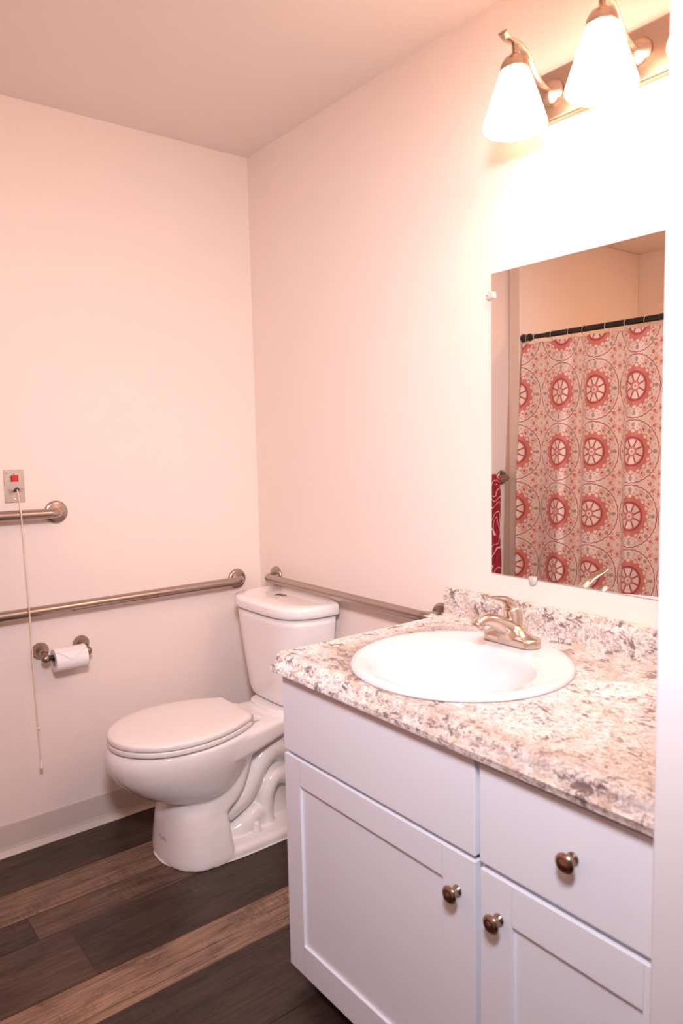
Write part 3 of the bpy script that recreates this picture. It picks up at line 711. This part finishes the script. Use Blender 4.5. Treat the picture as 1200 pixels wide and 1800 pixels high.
# align: print period per fold
per = {}
def s_at(yq):
    t = (yq+.080)/(Y_END+.080)*NU; i = max(0, min(NU-1, int(t))); return s_[i]+(s_[i+1]-s_[i])*(t-i)
def arc(ya, yb, n=60):
    t = 0; px_ = foldx(ya, .5)
    for q in range(1, n+1):
        yy = ya+(yb-ya)*q/n; xx = foldx(yy-1e-9, .5); t += math.hypot((yb-ya)/n, xx-px_); px_ = xx
    return t
TOT = [arc(crests[k]-1e-6, crests[k+1]+1e-6) for k in range(len(crests)-1)]
def uprint(yq):
    k, f_ = cell(yq); return (k+arc(crests[k]-1e-6, yq)/TOT[k])*.295
US = [uprint(q) for q in ysamp]
ZT, ZB = 1.833, .13
V = []
for j in range(NV+1):
    v_ = j/NV; row = []
    for i, q in enumerate(ysamp):
        sag = .010*abs(math.sin(PI*(q+.09)/.0988))*max(0, 1-v_*12)
        z = ZT+(ZB-ZT)*v_-sag
        x = RX+.006+foldx(q, v_)+.050*v_
        qq = q+.004*math.sin(9*v_+q*20)*v_-.0+(.020*v_*math.exp(-((q+.08)/.25)**2) if q > -.3 else 0)*0
        row.append(SC.verts.new((x, qq, z)))
    V.append(row)
for j in range(NV):
    for i in range(NU):
        f_ = SC.faces.new((V[j][i], V[j][i+1], V[j+1][i+1], V[j+1][i]))
        for lp, (ii, jj) in zip(f_.loops, ((i, j), (i+1, j), (i+1, j+1), (i, j+1))):
            lp[uvl].uv = (US[ii], (V[jj][ii].co.z-1.272))
sc_ = obj('shower_curtain', SC, M['curtain'], None, origin=(RX, -1.0, ZB)); sc_.modifiers.clear()
md = sc_.modifiers.new('s', 'SOLIDIFY'); md.thickness = .0012
tag(sc_, 'red and grey medallion print shower curtain hanging from the black rod', 'shower curtain')
# plain liner behind
bm = nb(); V = []
for j in range(13):
    V.append([bm.verts.new((RX-.046-.012*math.cos(2*PI*(q)/.21)*min(1, j/4), q+.003, 1.833+(ZB+.06-1.833)*j/12)) for q in [-.077+(Y_END+.077)*i/160 for i in range(161)]])
for j in range(12):
    for i in range(160): bm.faces.new((V[j][i], V[j][i+1], V[j+1][i+1], V[j+1][i]))
li = obj('shower_liner', bm, M['plastic'], None, origin=(RX-.05, -1.0, ZB)); li.modifiers.clear(); md = li.modifiers.new('s', 'SOLIDIFY'); md.thickness = .0006
tag(li, 'plain white liner hanging behind the patterned shower curtain', 'shower liner')
ring0 = None
ypos = [-.105, -.155, -.255, -.355, -.435, -.555, -.655, -.750]
names_ = ['beside the rod end', 'second from the rod end', 'third from the rod end', 'fourth from the rod end', 'fifth from the rod end', 'sixth from the rod end', 'seventh from the rod end', 'nearest the right side of the mirror', 'hidden by the door frame']
for i, yy in enumerate(ypos):
    if ring0 is None:
        bm = nb(); pts = []
        for k in range(33):
            t = 2*PI*k/32; pts.append(Vector((.0185*math.sin(t), 0, -.0055+.0230*math.cos(t))))
        tube(bm, [p+Vector((RX, yy, RZ)) for p in pts], .0014, 8, ref=(0, 1, 0), cap=False)
        rg = ring0 = obj('curtain_ring', bm, M['clear'], None, origin=(RX, yy, RZ))
    else:
        rg = ring0.copy(); C.objects.link(rg); rg.location = (RX, yy, RZ)
    lb = 'clear curtain ring on the black rod, '+(names_[i] if i < 8 else 'beyond the part seen in the mirror')
    tag(rg, lb, 'curtain ring', 'clear rings on the curtain rod')

# ------------------------------------------------------------ towel on the upper bar
bm = nb(); x0, x1 = -1.08, -1.412; nn = 24
pth = [(-.024, .56)]+[(-.026, .56+(1.12-.56)*k/20) for k in range(1, 21)]
arc = [(-.052+.0235*math.cos(t), 1.136+.0235*math.sin(t)) for t in [PI*k/10 for k in range(11)]]
front = [(-.0745-.004*math.sin(k*.5), 1.125-(1.125-.50)*k/24) for k in range(1, 25)]
line_ = pth+arc+front; V = []
for i in range(nn+1):
    t = i/nn; xx = x0+(x1-x0)*t
    V.append([bm.verts.new((xx-(.020*t*max(0, (1.14-z))/.6), y+(.004*math.sin(t*11+z*5) if z < 1.08 else 0)*(1 if y < -.05 else -.3), z)) for y, z in line_])
for a_, b_ in zip(V[:-1], V[1:]):
    for k in range(len(line_)-1): bm.faces.new((a_[k], a_[k+1], b_[k+1], b_[k]))
tw = obj('towel', bm, M['towel'], None, origin=(-1.25, -.05, .9)); tw.modifiers.clear(); md = tw.modifiers.new('s', 'SOLIDIFY'); md.thickness = .005; md.offset = 0
tag(tw, 'dark red towel with cream swirl lines hanging on the upper grab bar', 'towel')
